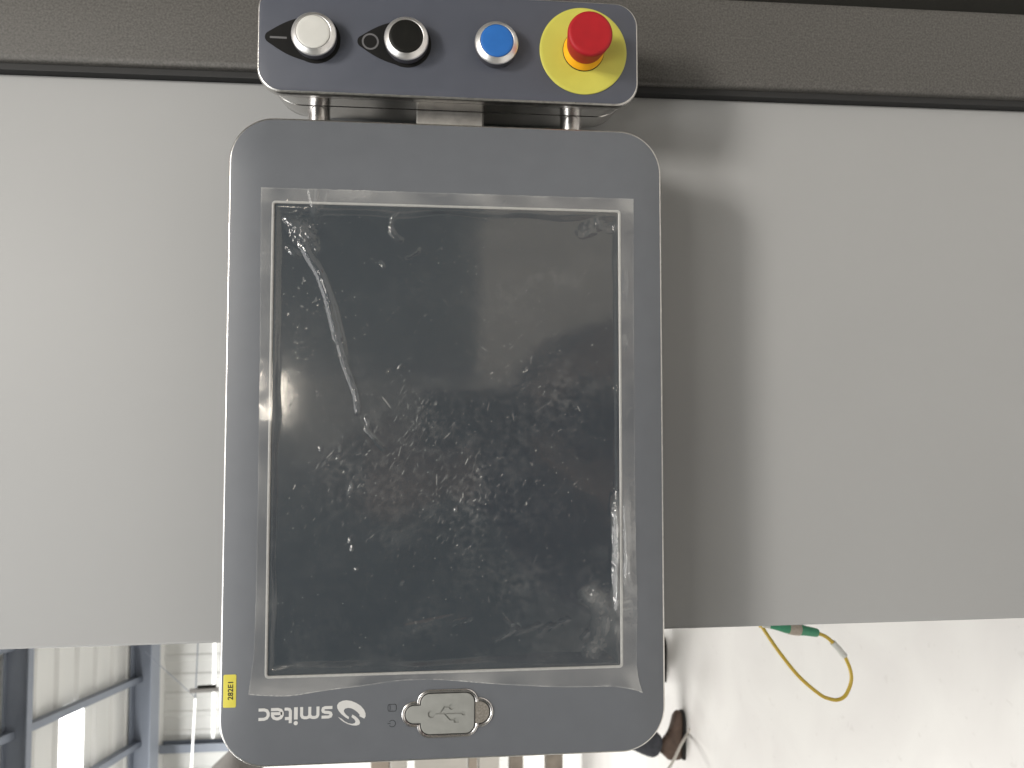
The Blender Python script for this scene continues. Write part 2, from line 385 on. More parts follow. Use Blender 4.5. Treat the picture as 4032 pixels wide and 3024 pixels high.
# ------------------------------------------------------------------ the machine behind the panel
topy = lambda x: 263.4 + 0.0062 * x
boty = lambda x: -149.8 + 0.0042 * x
mc = thing("machine_cabinet", (FLOOR, 60, -300), "large light grey machine cabinet with a dark grey upper band", "machine")
def slab(name, y0f, y1f, zf, zb, bev, mat, x0=-760, x1=FLOOR):
    mb = MB(); rings = []
    for (ins, z) in ((0, zb), (0, zf - bev), (bev * 0.3, zf - bev * 0.3), (bev, zf)):
        rings.append([(x0 + ins, y0f(x0) + ins, z), (x1 - ins, y0f(x1) + ins, z), (x1 - ins, y1f(x1) - ins, z), (x0 + ins, y1f(x0) - ins, z)])
    mb.loft(rings); return mb.make(name, mat, mc, smooth=50)
slab("front_panel", boty, topy, -70, -420, 2.5, FACE)
slab("upper_band", lambda x: topy(x) + 4.6, lambda x: topy(x) + 75.5, -57, -400, 4.5, STRIP)
slab("shaded_top_band", lambda x: topy(x) + 76.5, lambda x: topy(x) + 420, -72, -400, 2, CHARCOAL)  # near-black colour stands in for shade on the recessed band
slab("gap_shade", lambda x: topy(x) - 0.2, lambda x: topy(x) + 8, -63, -380, 0.5, DARKHOLE, -755, FLOOR - 6)  # black strip added in the open gap as painted shade

# ------------------------------------------------------------------ control panel
cp = thing("control_panel", (140, 0, -50), "grey operator panel with dark filmed screen and a row of push buttons above it", "control panel")
HX, HY, RAD, PCX = 144.6, 209.4, 30.0, 0.4
MB().loft([rr(PCX, 0, HX - i, HY - i, RAD - i, z, 16) for i, z in ((9, -48), (3, -45), (1.0, -36), (1.0, -5.0))]).make("rear_shell", SHELL, cp, smooth=50)  # dark colour deepens the shade in the gap to the button box
rings = []
for (ins, z) in ((1.4, -5.4), (0.8, -5.2), (0.1, -4.6), (0.0, -2.2), (0.25, -1.2), (0.7, -0.55), (1.3, -0.25), (2.2, -0.25)):
    rings.append(rr(PCX, 0, HX - ins, HY - ins, RAD - ins, z, 16))
rings += [rr(0, 0, 116.2, 153.9, 2.6, z, 16) for z in (-0.25, -4.0)]
MB().loft(rings).make("housing", ALU, cp, smooth=50)
# face overlay, a frame round the screen opening
OX, OY, IX, IY = 116.2, 153.9, 114.5, 152.25
mb = MB(); n = 16
R_ = [rr(0, 0, OX, OY, 2.6, -0.3, n), rr(0, 0, OX, OY, 2.6, 0.0, n), rr(PCX, 0, HX - 1.75, HY - 1.75, RAD - 1.6, 0.0, n), rr(PCX, 0, HX - 1.5, HY - 1.5, RAD - 1.5, -0.12, n), rr(PCX, 0, HX - 1.5, HY - 1.5, RAD - 1.5, -0.3, n)]
mb.loft(R_, False, False).make("face_overlay", OVERLAY, cp, smooth=40)
mb = MB(); mb.loft([rr(0, 0, OX, OY, 2.6, -0.06, n), rr(0, 0, OX - 0.2, OY - 0.2, 2.4, 0.06, n), rr(0, 0, IX + 0.45, IY + 0.45, 1.5, 0.02, n), rr(0, 0, IX + 0.1, IY + 0.1, 1.3, -0.25, n), rr(0, 0, IX, IY, 1.2, -0.9, n), rr(0, 0, IX, IY, 1.2, -2.4, n)], False, False)
mb.make("screen_bevel", BEVEL, cp, smooth=40)
mb = MB(); mb.loft([rr(0, 0, IX - 0.05, IY - 0.05, 1.0, -3.2, 4), rr(0, 0, IX - 0.05, IY - 0.05, 1.0, -0.76, 4)]); mb.make("screen", SCREEN, cp)

# printed maker's mark and small icons on the overlay
U0, V0 = -73.3, -172.3
def tr_uv(p): return (U0 - p[0], V0 - p[1])          # the lettering stands upside down in the photograph
letters = {0.0: [[(7.0, 6.75), (2.7, 6.75), (1.4, 6.3), (1.05, 5.4), (1.4, 4.4), (2.6, 3.95), (4.8, 3.75), (6.0, 3.2), (6.25, 2.3), (5.9, 1.3), (4.8, 0.88), (0.25, 0.88)]],
           8.2: [[(1.1, 0), (1.1, 5.2), (1.7, 6.3), (2.9, 6.75), (4.4, 6.75), (5.6, 6.3), (6.2, 5.2), (6.2, 0)], [(6.2, 5.2), (6.8, 6.3), (8.0, 6.75), (9.5, 6.75), (10.7, 6.3), (11.3, 5.2), (11.3, 0)]],
           21.9: [[(1.17, 0), (1.17, 7.6)]],
           25.3: [[(1.2, 9.7), (1.2, 2.3), (1.8, 1.2), (3.0, 0.9), (4.8, 0.9)], [(1.0, 6.8), (4.5, 6.8)]],
           30.5: [[(8.0, 0.9), (3.6, 0.9), (1.9, 1.5), (1.05, 3.0), (1.05, 4.6), (1.9, 6.1), (3.6, 6.75), (4.6, 6.75), (6.2, 6.2), (7.05, 5.0), (7.1, 3.5), (1.1, 3.5)]],
           39.2: [[(7.0, 0.9), (3.6, 0.9), (1.9, 1.5), (1.05, 3.0), (1.05, 4.6), (1.9, 6.1), (3.6, 6.75), (7.0, 6.75)]]}
mb = MB(); k = 0
for u, strokes in letters.items():
    for s_ in strokes:
        wd = 2.3 if u == 21.9 else 1.85
        pp = [tr_uv((u + a, b)) for a, b in s_]
        ribbon(pp, wd, 0.01, 0.07 + 0.012 * k, mb); k += 1
mb.loft([circ(*tr_uv((21.9 + 1.17, 9.9)), 1.3, 0.01, 20), circ(*tr_uv((21.9 + 1.17, 9.9)), 1.3, 0.08, 20)])
mb.make("maker_lettering", PRINT, cp, smooth=0)
q4 = lambda L: [tuple(at(1000 + a / 4.424, 2650 + b / 4.424)[:2]) for a, b in L]
sw1 = q4([(1648, 803), (1600, 776), (1530, 722), (1480, 665), (1452, 610), (1449, 560), (1478, 515), (1540, 485), (1610, 474), (1690, 485), (1780, 520), (1860, 572), (1915, 635), (1943, 700), (1944, 755), (1922, 792), (1880, 772), (1838, 752), (1840, 722), (1800, 678), (1745, 637), (1695, 613), (1640, 606), (1590, 618), (1564, 648), (1572, 684), (1605, 726), (1655, 765)])
sw2 = q4([(1465, 765), (1525, 795), (1580, 842), (1645, 875), (1710, 886), (1755, 873), (1770, 845), (1752, 808), (1698, 765), (1714, 722), (1760, 748), (1805, 785), (1838, 828), (1848, 868), (1832, 900), (1780, 914), (1720, 911), (1640, 890), (1560, 850), (1505, 808)])
mb = MB()
for pts in (sw1, sw2): mb.loft([[(x, y, 0.01) for x, y in pts], [(x, y, 0.08) for x, y in pts]])
mb.make("swirl_logo", PRINT, cp, smooth=0)
mb = MB(); cx, cy = -35.7, -174.7                      # storage symbol
ribbon([(cx - 2.0 + 0.7 * math.cos(a) - 0.0, cy + 2.2 * math.sin(a)) for a in np.linspace(math.pi / 2, 3 * math.pi / 2, 10)], 0.34, 0.01, 0.060, mb)
ribbon([(cx - 1.9 + 0.6 * math.cos(a), cy + 2.2 * math.sin(a)) for a in np.linspace(-math.pi / 2, math.pi / 2, 10)], 0.34, 0.01, 0.068, mb)
ribbon([(cx - 1.6, cy + 2.2), (cx + 1.9, cy + 2.2)], 0.34, 0.01, 0.076, mb); ribbon([(cx - 1.6, cy - 2.2), (cx + 1.9, cy - 2.2)], 0.34, 0.01, 0.084, mb)
ribbon([(cx + 1.9 + 0.8 * math.cos(a), cy + 2.2 * math.sin(a)) for a in np.linspace(-math.pi / 2, math.pi / 2, 10)], 0.34, 0.01, 0.092, mb)
mb.make("disk_icon", FAINT, cp, smooth=0)
mb = MB(); cx, cy = -35.6, -184.7                      # power symbol
ribbon([(cx + 2.1 * math.cos(a), cy + 2.1 * math.sin(a)) for a in np.linspace(math.radians(-145), math.radians(145), 28)], 0.34, 0.01, 0.06, mb)
ribbon([(cx - 3.0, cy), (cx - 1.1, cy)], 0.34, 0.01, 0.07, mb)
mb.make("power_icon", FAINT, cp, smooth=0)

# yellow sticker with its printed number
mb = MB(); lc = (-137.5, -160.8)
mb.loft([rr(*lc, 3.95, 10.25, 0.9, 0.02, 6), rr(*lc, 3.95, 10.25, 0.9, 0.14, 6), rr(*lc, 3.85, 10.15, 0.85, 0.17, 6)])
st = mb.make("number_sticker", LABELY, cp, smooth=40)
fc = bpy.data.curves.new("number", 'FONT'); fc.body = "282E1"; fc.size = 4.9; fc.align_x = 'CENTER'; fc.align_y = 'CENTER'; fc.extrude = 0.02; fc.offset = 0.10; fc.space_character = 1.02
fo = bpy.data.objects.new("number", fc); COL.objects.link(fo)
me = bpy.data.meshes.new_from_object(fo.evaluated_get(bpy.context.evaluated_depsgraph_get()))
bpy.data.objects.remove(fo); bpy.data.curves.remove(fc)
vv = [(lc[0] + 0.7 - v.co.y * 0.92, lc[1] + 0.5 + v.co.x * 0.98, 0.2 + v.co.z) for v in me.vertices]
obj("number_print", vv, [tuple(p.vertices) for p in me.polygons], INK, st, smooth=0); bpy.data.meshes.remove(me)

# service socket with its rubber cover
def usb_outline(off, right=True, left=True, z=0.0):
    cy = -179.4; w_, h_, r_ = 17.45 + off, 12.9 + off, 6.0 + off; P = []
    def arc(cx, cy_, r, a0, a1, n=10):
        for i in range(n + 1):
            a = math.radians(a0 + (a1 - a0) * i / n); P.append((cx + r * math.cos(a), cy_ + r * math.sin(a), z))
    hr, hl = 7.2 + off, 5.7 + off
    if right:
        arc(27.2 - 7.2, cy, hr, -90, 90, 18); P.append((w_, cy + hr, z))
    else: P.append((w_, cy - hr, z)); P.append((w_, cy + hr, z))
    arc(w_ - r_, cy + h_ - r_, r_, 0, 90); arc(-(w_ - r_), cy + h_ - r_, r_, 90, 180); P.append((-w_, cy + hl, z))
    arc(-27.3 + 5.7, cy, hl, 90, 270, 18); P.append((-w_, cy - hl, z))
    arc(-(w_ - r_), cy - h_ + r_, r_, 180, 270); arc(w_ - r_, cy - h_ + r_, r_, 270, 360)
    P.append((w_, cy - hr, z)) if right else None
    return P
mb = MB(); mb.loft([usb_outline(2.6, z=-0.1), usb_outline(2.5, z=0.35), usb_outline(2.1, z=0.8), usb_outline(1.5, z=0.9), usb_outline(1.0, z=0.6), usb_outline(0.55, z=0.45), usb_outline(0.45, z=-0.1)], False, False)
uf = mb.make("socket_frame", CHROME, cp, smooth=45)
mb = MB(); mb.loft([usb_outline(0.6, z=-0.2), usb_outline(0.6, z=0.05)]); mb.make("socket_floor", DARKHOLE, uf, smooth=0)
mb = MB(); c_ = 27.2 - 7.2
arcp = [(c_ + 7.0 * math.cos(a), -179.4 + 7.0 * math.sin(a)) for a in np.linspace(-math.pi / 2, math.pi / 2, 20)]
arcp = [(17.9, -186.4)] + arcp + [(17.9, -172.4)]
mb.loft([[(x, y, 0.06) for x, y in arcp], [(x, y, 0.22) for x, y in arcp]]); mb.make("thumb_recess", RECESS, uf, smooth=0)
mb = MB(); mb.loft([usb_outline(-0.15, False, z=0.06), usb_outline(-0.15, False, z=0.55), usb_outline(-0.35, False, z=0.75), usb_outline(-0.7, False, z=0.82)])
cap = mb.make("rubber_cover", USBCAP, uf, smooth=40)
q5 = lambda a, b: tuple(at(1500 + a / 4.424, 2650 + b / 4.424)[:2])
cut = MB(); zl, zh = 0.14, 2.0
def cutseg(a, b, w_):
    ribbon([q5(*a), q5(*b)], w_, zl, zh, cut)
def cutcirc(p, r, n=24): c = q5(*p); cut.loft([circ(*c, r, zl - 0.01, n), circ(*c, r, zh + 0.05, n)])
cutcirc((880, 710), 2.35); cutseg((905, 698), (1430, 688), 0.95); cutcirc((1440, 690), 1.55, 6)
ribbon([q5(1030, 695), q5(1110, 582), q5(1200, 577)], 0.9, zl + 0.01, zh + 0.01, cut); cutcirc((1228, 582), 1.75)
ribbon([q5(1110, 700), q5(1205, 804), q5(1290, 800)], 0.9, zl + 0.02, zh + 0.02, cut)
c = q5(1315, 812); cut.loft([rr(c[0], c[1], 1.65, 1.55, 0.3, zl - 0.02, 3), rr(c[0], c[1], 1.65, 1.55, 0.3, zh + 0.04, 3)])
co = cut.make("cutter", USBCAP, uf, smooth=0)
bm_ = cap.modifiers.new("engrave", 'BOOLEAN'); bm_.object = co; bm_.operation = 'DIFFERENCE'; bm_.solver = 'EXACT'; bm_.use_self = True
dg = bpy.context.evaluated_depsgraph_get(); dg.update()
me = bpy.data.meshes.new_from_object(cap.evaluated_get(dg)); cap.modifiers.clear(); cap.data = me; me.name = "rubber_cover"
bpy.data.objects.remove(co)
me.set_sharp_from_angle(angle=math.radians(35))

# ------------------------------------------------------------------ button box above the screen
BX, BY, BHX, BHY, BR = 0.9, 262.8, 128.6, 36.5, 17.0
rings = []
for (ins, z) in ((1.6, -9), (0.5, -7.6), (0.1, -6.4), (0.0, -2.6), (0.3, -1.3), (0.8, -0.55), (1.3, -0.25), (2.4, -0.25)):
    rings.append(rr(BX, BY, BHX - ins, BHY - ins, BR - ins, z, 14))
bh = MB().loft(rings).make("button_box", ALU, cp, smooth=50)
rings = []
for (ins, z) in ((12, -52), (7, -50), (4.2, -45), (3.4, -36), (3.0, -24.4), (4.2, -23.9), (4.2, -22.8), (2.9, -22.3), (1.9, -8.9)):
    rings.append(rr(BX, BY, BHX - ins, BHY - ins * 0.45, BR + 6, z, 14))
MB().loft(rings).make("cast_back", CAST, bh, smooth=40)
rings = [rr(BX, BY, BHX - 1.5, BHY - 1.5, BR - 1.5, -0.3, 14), rr(BX, BY, BHX - 1.5, BHY - 1.5, BR - 1.5, -0.12, 14), rr(BX, BY, BHX - 1.75, BHY - 1.75, BR - 1.6, 0.0, 14)]
MB().loft(rings).make("box_overlay", BOXOV, bh, smooth=40)
# the posts and the middle bracket that join box and panel
for (xx, s_) in ((-91.4, 1), (87.2, 1)):
    rings = [[(xx + 7.7 * math.cos(a), y, -31 + 7.7 * math.sin(a)) for a in np.linspace(0, 2 * math.pi, 33)[:-1]] for y in (204, 229)]
    MB().loft(rings).make("joining_post", CHROME, cp, smooth=50)
    rings = [[(xx + r * math.cos(a), y, -31 + r * math.sin(a)) for a in np.linspace(0, 2 * math.pi, 33)[:-1]] for y, r in ((226.2, 8.2), (226.6, 9.4), (229, 9.4))]
mb = MB(); mb.loft([[(x, y, z) for x, z in ((-23.6, -44), (23.8, -44), (23.8, -27.5), (22.6, -26), (-22.4, -26), (-23.6, -27.5))] for y in (204, 229)])
mb.make("joining_bracket", BRACKET, cp, smooth=30)
# arm that carries the panel on the machine (behind it)
MB().box((-70, -60, -69.5), (70, 60, -47)).make("mounting_block", CAST, cp, smooth=0)

def push_button(cx, capmat, label, plate=None):
    cy = 263.0
    b = lathe(cx, cy, [(14.1, 0.05), (14.1, 2.2), (14.5, 2.6), (14.5, 6.4), (14.2, 6.6), (11, 6.6)]).make("push_button", BTNSIDE, cp, smooth=40)
    b["label"] = label
    lathe(cx, cy, [(14.2, 6.3), (14.6, 6.5), (14.65, 7.0), (14.4, 7.7), (13.8, 8.3), (11.9, 10.0), (11.5, 10.3), (11.25, 10.2), (11.2, 9.0)], 96).make("metal_ring", RING, b, smooth=50)
    lathe(cx, cy, [(11.0, 8.2), (11.1, 9.9), (10.9, 10.35), (10.4, 10.6), (9.0, 10.72), (5, 10.78)], 96).make("button_cap", capmat, b, smooth=50)
    if plate:
        pts = []; r1, r2, dx = 16.4, 4.0, -28.6
        phi = math.acos((r1 - r2) / abs(dx))
        a = np.linspace(-(math.pi - phi), math.pi - phi, 48); pts += [(cx + r1 * math.cos(t_), cy + r1 * math.sin(t_)) for t_ in a]
        a = np.linspace(math.pi - phi, math.pi + phi, 14)
        top = [(cx + dx + r2 * math.cos(t_), cy + r2 * math.sin(t_)) for t_ in a]
        p0, p1 = np.array(pts[-1]), np.array(top[0])
        bul = [tuple(p0 + (p1 - p0) * s_ + np.array([0, 1.5 * math.sin(math.pi * s_)])) for s_ in np.linspace(0.1, 0.9, 9)]
        low = [(x, 2 * cy - y) for x, y in bul[::-1]]
        pl = poly(pts + bul + top + low, 0.02, 0.5).make("legend_plate", BLACKP, b, smooth=30)
        if plate == "bar": ribbon([(cx - 29.4, cy - 0.2), (cx - 18.5, cy - 0.2)], 1.35, 0.4, 0.58).make("bar_mark", GREYPRINT, b, smooth=0)
        else:
            mb = MB(); ctr = (cx - 24.1, cy)
            mb.loft([circ(*ctr, r, z, 40) for r, z in ((5.6, 0.4), (5.6, 0.58), (4.45, 0.58), (4.45, 0.4))], False, False).make("circle_mark", GREYPRINT, b, smooth=30)
    return b
push_button(-89.6, CAPW, "white push button with a black plate marked with a bar", "bar")
push_button(-29.5, CAPB, "black push button with a black plate marked with a circle", "circle")
push_button(30.5, CAPBL, "blue push button without a plate")
ex, ey = 90.6, 263.4
es = lathe(ex, ey, [(30.2, 0.02), (30.2, 0.7), (30.0, 0.85), (28, 0.86)], 96).make("emergency_stop", YDISC, cp, smooth=40); es["label"] = "red emergency stop on a round yellow disc"
lathe(ex, ey, [(14.4, 0.8), (14.4, 1.3), (14.2, 1.4)], 64).make("seal_ring", BLACKP, es, smooth=40)
lathe(ex, ey, [(14.0, 1.2), (14.1, 2.2), (13.6, 3.2), (11.8, 8.2), (11.2, 9.5)], 64).make("amber_collar", YCOL, es, smooth=50)
lathe(ex, ey, [(11.6, 7.0), (12.3, 7.6), (12.8, 9.0), (13.8, 16), (14.7, 22), (14.95, 24.0), (14.7, 25.2), (14.0, 26.0), (12.8, 26.35), (11.5, 26.2), (8, 26.15), (3, 26.15)], 96).make("red_cap", REDP, es, smooth=60)

# ------------------------------------------------------------------ wrinkled protective film over the screen
def P2(x, y): return at(x * K2, y * K2)[:2]
def curve(pts, n):
    P = np.array([p for p in pts], float); d = np.r_[0, np.cumsum(np.linalg.norm(np.diff(P, axis=0), axis=1))]; d /= d[-1]
    t_ = np.linspace(0, 1, n); return np.c_[np.interp(t_, d, P[:, 0]), np.interp(t_, d, P[:, 1])]
NU, NV = 560, 750
TL, TR, BRc, BL = P2(564, 405), P2(1368, 430), P2(1388, 1496), P2(537, 1500)
top = curve([TL, TR], NU)
bot = curve(smoothpath([BL, P2(575, 1503), P2(630, 1503), P2(700, 1492), P2(790, 1481), P2(860, 1471), P2(930, 1468), P2(1000, 1472), P2(1080, 1478), P2(1180, 1483), P2(1250, 1484), P2(1320, 1483), P2(1365, 1489), BRc], 6), NU)
lef = curve(smoothpath([TL, P2(562, 700), P2(559, 950), P2(556, 1150), P2(550, 1380), P2(546, 1430), P2(542, 1460), BL], 6), NV)
rig = curve(smoothpath([TR, P2(1369, 700), P2(1371, 1000), P2(1373, 1180), P2(1376, 1300), P2(1375, 1420), P2(1379, 1465), BRc], 6), NV)
# slightly jagged cut edges
lef[1:-1, 0] += 0.18 * np.convolve(rng.normal(size=NV - 2), np.ones(5) / 5, 'same')
top[1:-1, 1] += 0.22 * np.convolve(rng.normal(size=NU - 2), np.ones(7) / 7, 'same')
S_, T_ = np.meshgrid(np.linspace(0, 1, NU), np.linspace(0, 1, NV))
X = np.zeros((NV, NU, 2))
for c in (0, 1):
    X[..., c] = ((1 - T_) * top[None, :, c] + T_ * bot[None, :, c] + (1 - S_) * lef[:, None, c] + S_ * rig[:, None, c]
                 - ((1 - S_) * (1 - T_) * TL[c] + S_ * (1 - T_) * TR[c] + (1 - S_) * T_ * BL[c] + S_ * T_ * BRc[c]))
x, y = X[..., 0], X[..., 1]
def blur(a, n):
    k_ = np.hanning(n + 2)[1:-1]; k_ /= k_.sum()
    a = np.apply_along_axis(lambda r: np.convolve(np.pad(r, n // 2, 'edge'), k_, 'valid'), 0, a)
    return np.apply_along_axis(lambda r: np.convolve(np.pad(r, n // 2, 'edge'), k_, 'valid'), 1, a)
def fnoise(n):
    a = blur(rng.normal(size=(NV, NU)), n); return a / a.std()
def sstep(a): a = np.clip(a, 0, 1); return a * a * (3 - 2 * a)
nbig, nmid, nsm, nfine = fnoise(91), fnoise(31), fnoise(11), fnoise(5)
# distance inside the opening
din = np.minimum(IX - np.abs(x), IY - np.abs(y))
# border of the part that sticks to the glass
wl = 5.5 + 0.8 * nbig; wr_ = 4.5 + 0.5 * nbig + 10 * np.exp(-((y + 128) / 22) ** 2); wt = 8.0 + 1.2 * nbig; wbm = 9 + 1.5 * nbig
rim_w = np.minimum.reduce([(x + IX) / wl, (IX - x) / wr_, (IY - y) / wt, (y + IY) / wbm])
adh = sstep((rim_w - 0.15) / 0.85)
adh = np.where(din > 0, adh, 0)
z = 0.26 - 0.90 * adh
loose = 1 - adh
z += loose * (0.02 * nbig + 0.008 * nmid) + adh * (0.004 * nmid)
hb = np.where(din < 0, 0.060 + 0.055 * sstep((np.abs(y) - 150) / 5), 0.025)
haze = hb * loose * np.clip(1 + 0.25 * nbig + 0.1 * nmid, 0.3, 2) + 0.006 * adh + 0.004 * np.abs(nmid)
def segdist(path):
    path = np.array(path, float); best = np.full(x.shape, 1e9); tt = np.zeros_like(x); side = np.zeros_like(x)
    L = np.r_[0, np.cumsum(np.linalg.norm(np.diff(path, axis=0), axis=1))]
    for i in range(len(path) - 1):
        a, b = path[i], path[i + 1]; d = b - a; l2 = d @ d
        u = np.clip(((x - a[0]) * d[0] + (y - a[1]) * d[1]) / l2, 0, 1)
        ex_, ey_ = x - a[0] - u * d[0], y - a[1] - u * d[1]; dd = np.hypot(ex_, ey_)
        m_ = dd < best; best[m_] = dd[m_]; tt[m_] = ((L[i] + u * math.sqrt(l2)) / L[-1])[m_]
        side[m_] = np.sign(d[0] * ey_ - d[1] * ex_)[m_]
    return best, tt, side
def ridge(path, hw, h, p0=0.12, p1=0.12, crumple=0.0, hz=0.0):
    global z, haze
    d, t_, s_ = segdist([P2(*q) for q in path]); env = sstep(t_ / p0) * sstep((1 - t_) / p1)
    g = np.clip(1 - (d / hw) ** 2, 0, 1) ** 1.2 * env
    z += g * h * (1 + crumple * nsm); haze += hz * g
    return d, t_, s_, g
# the long tunnel crease
d, t_, s_, g = ridge([(645, 515), (664, 548), (690, 592), (707, 640), (719, 690), (731, 740)], 3.0, 1.7, 0.15, 0.05, 0.03, 0.012)
d, t_, s_, g2 = ridge([(668, 530), (700, 600), (722, 660), (738, 725), (752, 790)], 2.0, 0.7, 0.3, 0.3)
d, t_, s_, g3 = ridge([(724, 715), (733, 745), (745, 790), (757, 822), (767, 850), (772, 880), (771, 898)], 1.9, 1.9, 0.06, 0.10, 0.28, 0.035)
z += 0.18 * nfine * np.clip(g3, 0, 1) * 0.5
ridge([(787, 900), (796, 915), (790, 928), (803, 942), (812, 950)], 1.1, 0.9, 0.1, 0.2, 0.3, 0.05)
ridge([(806, 945), (818, 958), (834, 975)], 1.7, 0.45, 0.2, 0.4, 0.2, 0.01)
# crumpled blister in the upper left corner
def blob(cx, cy, rx, ry, ang, h, crum=0.0, hz=0.0, nn=None):
    global z, haze
    c = P2(cx, cy); ca, sa = math.cos(math.radians(ang)), math.sin(math.radians(ang))
    dx, dy = x - c[0], y - c[1]; u = (dx * ca + dy * sa) / rx; v_ = (-dx * sa + dy * ca) / ry
    g = np.clip(1 - u * u - v_ * v_, 0, 1) ** 1.5
    z += g * h + g * crum * (nsm if nn is None else nn); haze += hz * g
blob(652, 502, 19, 8.5, -52, 1.0, 0.35, 0.03); blob(655, 498, 10, 6, -50, 0.5, 0.0, 0.03); z_c = P2(655, 500)
gloc = np.exp(-(((x - z_c[0]) / 9) ** 2 + ((y - z_c[1]) / 10) ** 2)); z += 0.16 * gloc * nfine; z += 0.25 * gloc * np.abs(nsm)
blob(633, 542, 7, 3.0, -35, 0.9, 0.05, 0.02); blob(628, 478, 7, 3, -30, 0.7, 0.03, 0.01)
blob(684, 452, 5, 9, 0, 0.45, 0.05, 0.02); blob(672, 425, 2, 8, 10, 0.5, 0.03, 0.03); blob(683, 428, 2, 8, -4, 0.5, 0.03, 0.03)
blob(630, 420, 9, 5, 20, 0.35, 0.12, 0.02); blob(760, 418, 16, 5, 15, 0.35, 0.05, 0.02); blob(800, 420, 5, 4, 25, 0.3, 0.05, 0.02)
for p in ([(702, 440), (709, 415)], [(756, 434), (792, 414)], [(775, 430), (806, 416)], [(1080, 452), (1093, 434)], [(1152, 446), (1166, 433)], [(930, 425), (965, 420)], [(566, 548), (590, 543)], [(1352, 900), (1364, 880)]):
    ridge(p, 1.0, 0.22, 0.2, 0.2, 0.05, 0.05)
# curved blisters beside it
ridge([(862, 458), (848, 470), (843, 486)], 1.2, 0.55, 0.2, 0.2, 0.05, 0.03); ridge([(842, 486), (848, 500)], 1.4, 0.7, 0.3, 0.3, 0.1, 0.06)
ridge([(842, 492), (852, 510), (872, 522)], 2.6, 0.65, 0.2, 0.25, 0.03, 0.02); ridge([(902, 528), (900, 540), (884, 550), (868, 556)], 2.6, 0.40, 0.25, 0.3, 0.02, 0.01)
ridge([(820, 562), (824, 570), (830, 580)], 1.5, 0.7, 0.2, 0.3, 0.3, 0.04)
# upper right corner and the right edge folds
blob(1275, 492, 14, 7, 25, 0.6, 0.14, 0.02); blob(1265, 503, 3, 4, 60, 0.4, 0.25, 0.05); blob(1290, 480, 2, 4, 0, 0.4, 0.2, 0.05)
blob(1322, 493, 7, 4, 10, 0.7, 0.35, 0.05); blob(1350, 612, 3, 13, 0, 0.5, 0.12, 0.04); blob(1350, 740, 2.5, 6, 0, 0.35, 0.1, 0.04)
gR = np.exp(-((x - 121) / 5.0) ** 2) * sstep((-y - 15) / 40) * sstep((y + 135) / 12)
z += gR * (0.55 + 0.30 * nmid + 0.05 * nsm); haze += 0.05 * gR
gR2 = np.exp(-((x - 112.5) / 2.6) ** 2) * sstep((-y - 25) / 40) * sstep((y + 140) / 12)
z += gR2 * (1.0 + 0.40 * nmid + 0.06 * nsm); haze += 0.09 * gR2 * np.clip(0.6 + 0.5 * nmid, 0, 2)
for path, hw, h in (([(1362, 1285), (1345, 1292), (1338, 1300)], 1.6, 0.7), ([(1340, 1290), (1330, 1310), (1338, 1330), (1345, 1345)], 1.4, 0.8), ([(1328, 1080), (1332, 1150), (1334, 1210), (1330, 1280)], 1.3, 0.8),
                    ([(1347, 1080), (1350, 1150), (1352, 1220), (1350, 1270)], 1.2, 0.8), ([(1355, 1190), (1360, 1240), (1366, 1275)], 1.5, 0.7)):
    ridge(path, hw, h, 0.15, 0.2, 0.15, 0.05)
ridge([(1327, 1050), (1330, 1110), (1333, 1180), (1331, 1240), (1338, 1292)], 3.4, 1.1, 0.3, 0.15, 0.05, 0.15)
ridge([(1354, 1040), (1355, 1110), (1357, 1190), (1352, 1262), (1366, 1290)], 3.0, 0.8, 0.3, 0.15, 0.05, 0.09)
blob(1312, 1335, 14, 22, -12, 0.35, 0.04, 0.05); blob(1288, 1290, 9, 12, 30, 0.25, 0.10, 0.06); blob(1290, 1395, 10, 8, 30, 0.2, 0.08, 0.05)
ridge([(1364, 1296), (1336, 1304)], 1.3, 0.6, 0.15, 0.2, 0.08, 0.12); ridge([(1366, 1312), (1338, 1318)], 1.1, 0.5, 0.15, 0.2, 0.08, 0.10)
blob(1275, 1285, 8, 9, 60, 0.35, 0.25, 0.05); blob(1300, 1320, 6, 20, -15, 0.5, 0.05, 0.012); blob(1308, 1352, 3, 7, -10, 0.6, 0.06, 0.03)
blob(1278, 1405, 8, 6, 40, 0.25, 0.18, 0.03); blob(1290, 1300, 5, 16, 60, 0.4, 0.05, 0.012)
# long shallow blisters along the lower edge
ridge([(832, 1368), (870, 1362), (930, 1348), (990, 1336), (1045, 1331)], 4.2, 0.40, 0.3, 0.5, 0.05, 0.012); ridge([(955, 1358), (985, 1345), (1030, 1335)], 2.2, 0.25, 0.3, 0.4, 0.05, 0.008)
for p in ([(1058, 1386), (1080, 1378), (1104, 1366)], [(1078, 1381), (1105, 1364), (1125, 1352)], [(1104, 1370), (1150, 1356), (1172, 1345)], [(1085, 1336), (1100, 1346), (1110, 1354)],
          [(1164, 1364), (1182, 1356), (1196, 1347)], [(1183, 1362), (1205, 1350), (1220, 1336)], [(1212, 1350), (1222, 1342), (1230, 1334)], [(1254, 1382), (1266, 1372), (1272, 1360)]):
    ridge(p, 1.9, 0.42, 0.3, 0.3, 0.05, 0.014)
# small blisters in a line at the left
for cx, cy, h in ((733, 972, .5), (730, 990, .4), (758, 1052, .6), (753, 1062, .4), (755, 1168, .6), (760, 1185, .6), (770, 1230, .5), (692, 970, .35), (701, 1000, .3), (863, 792, .4), (838, 800, .3), (985, 1100, .25), (868, 1260, .3)):
    blob(cx, cy, 2.6, 1.3, 70 + 40 * rng.normal() * 0.4, h, 0.25, 0.07)
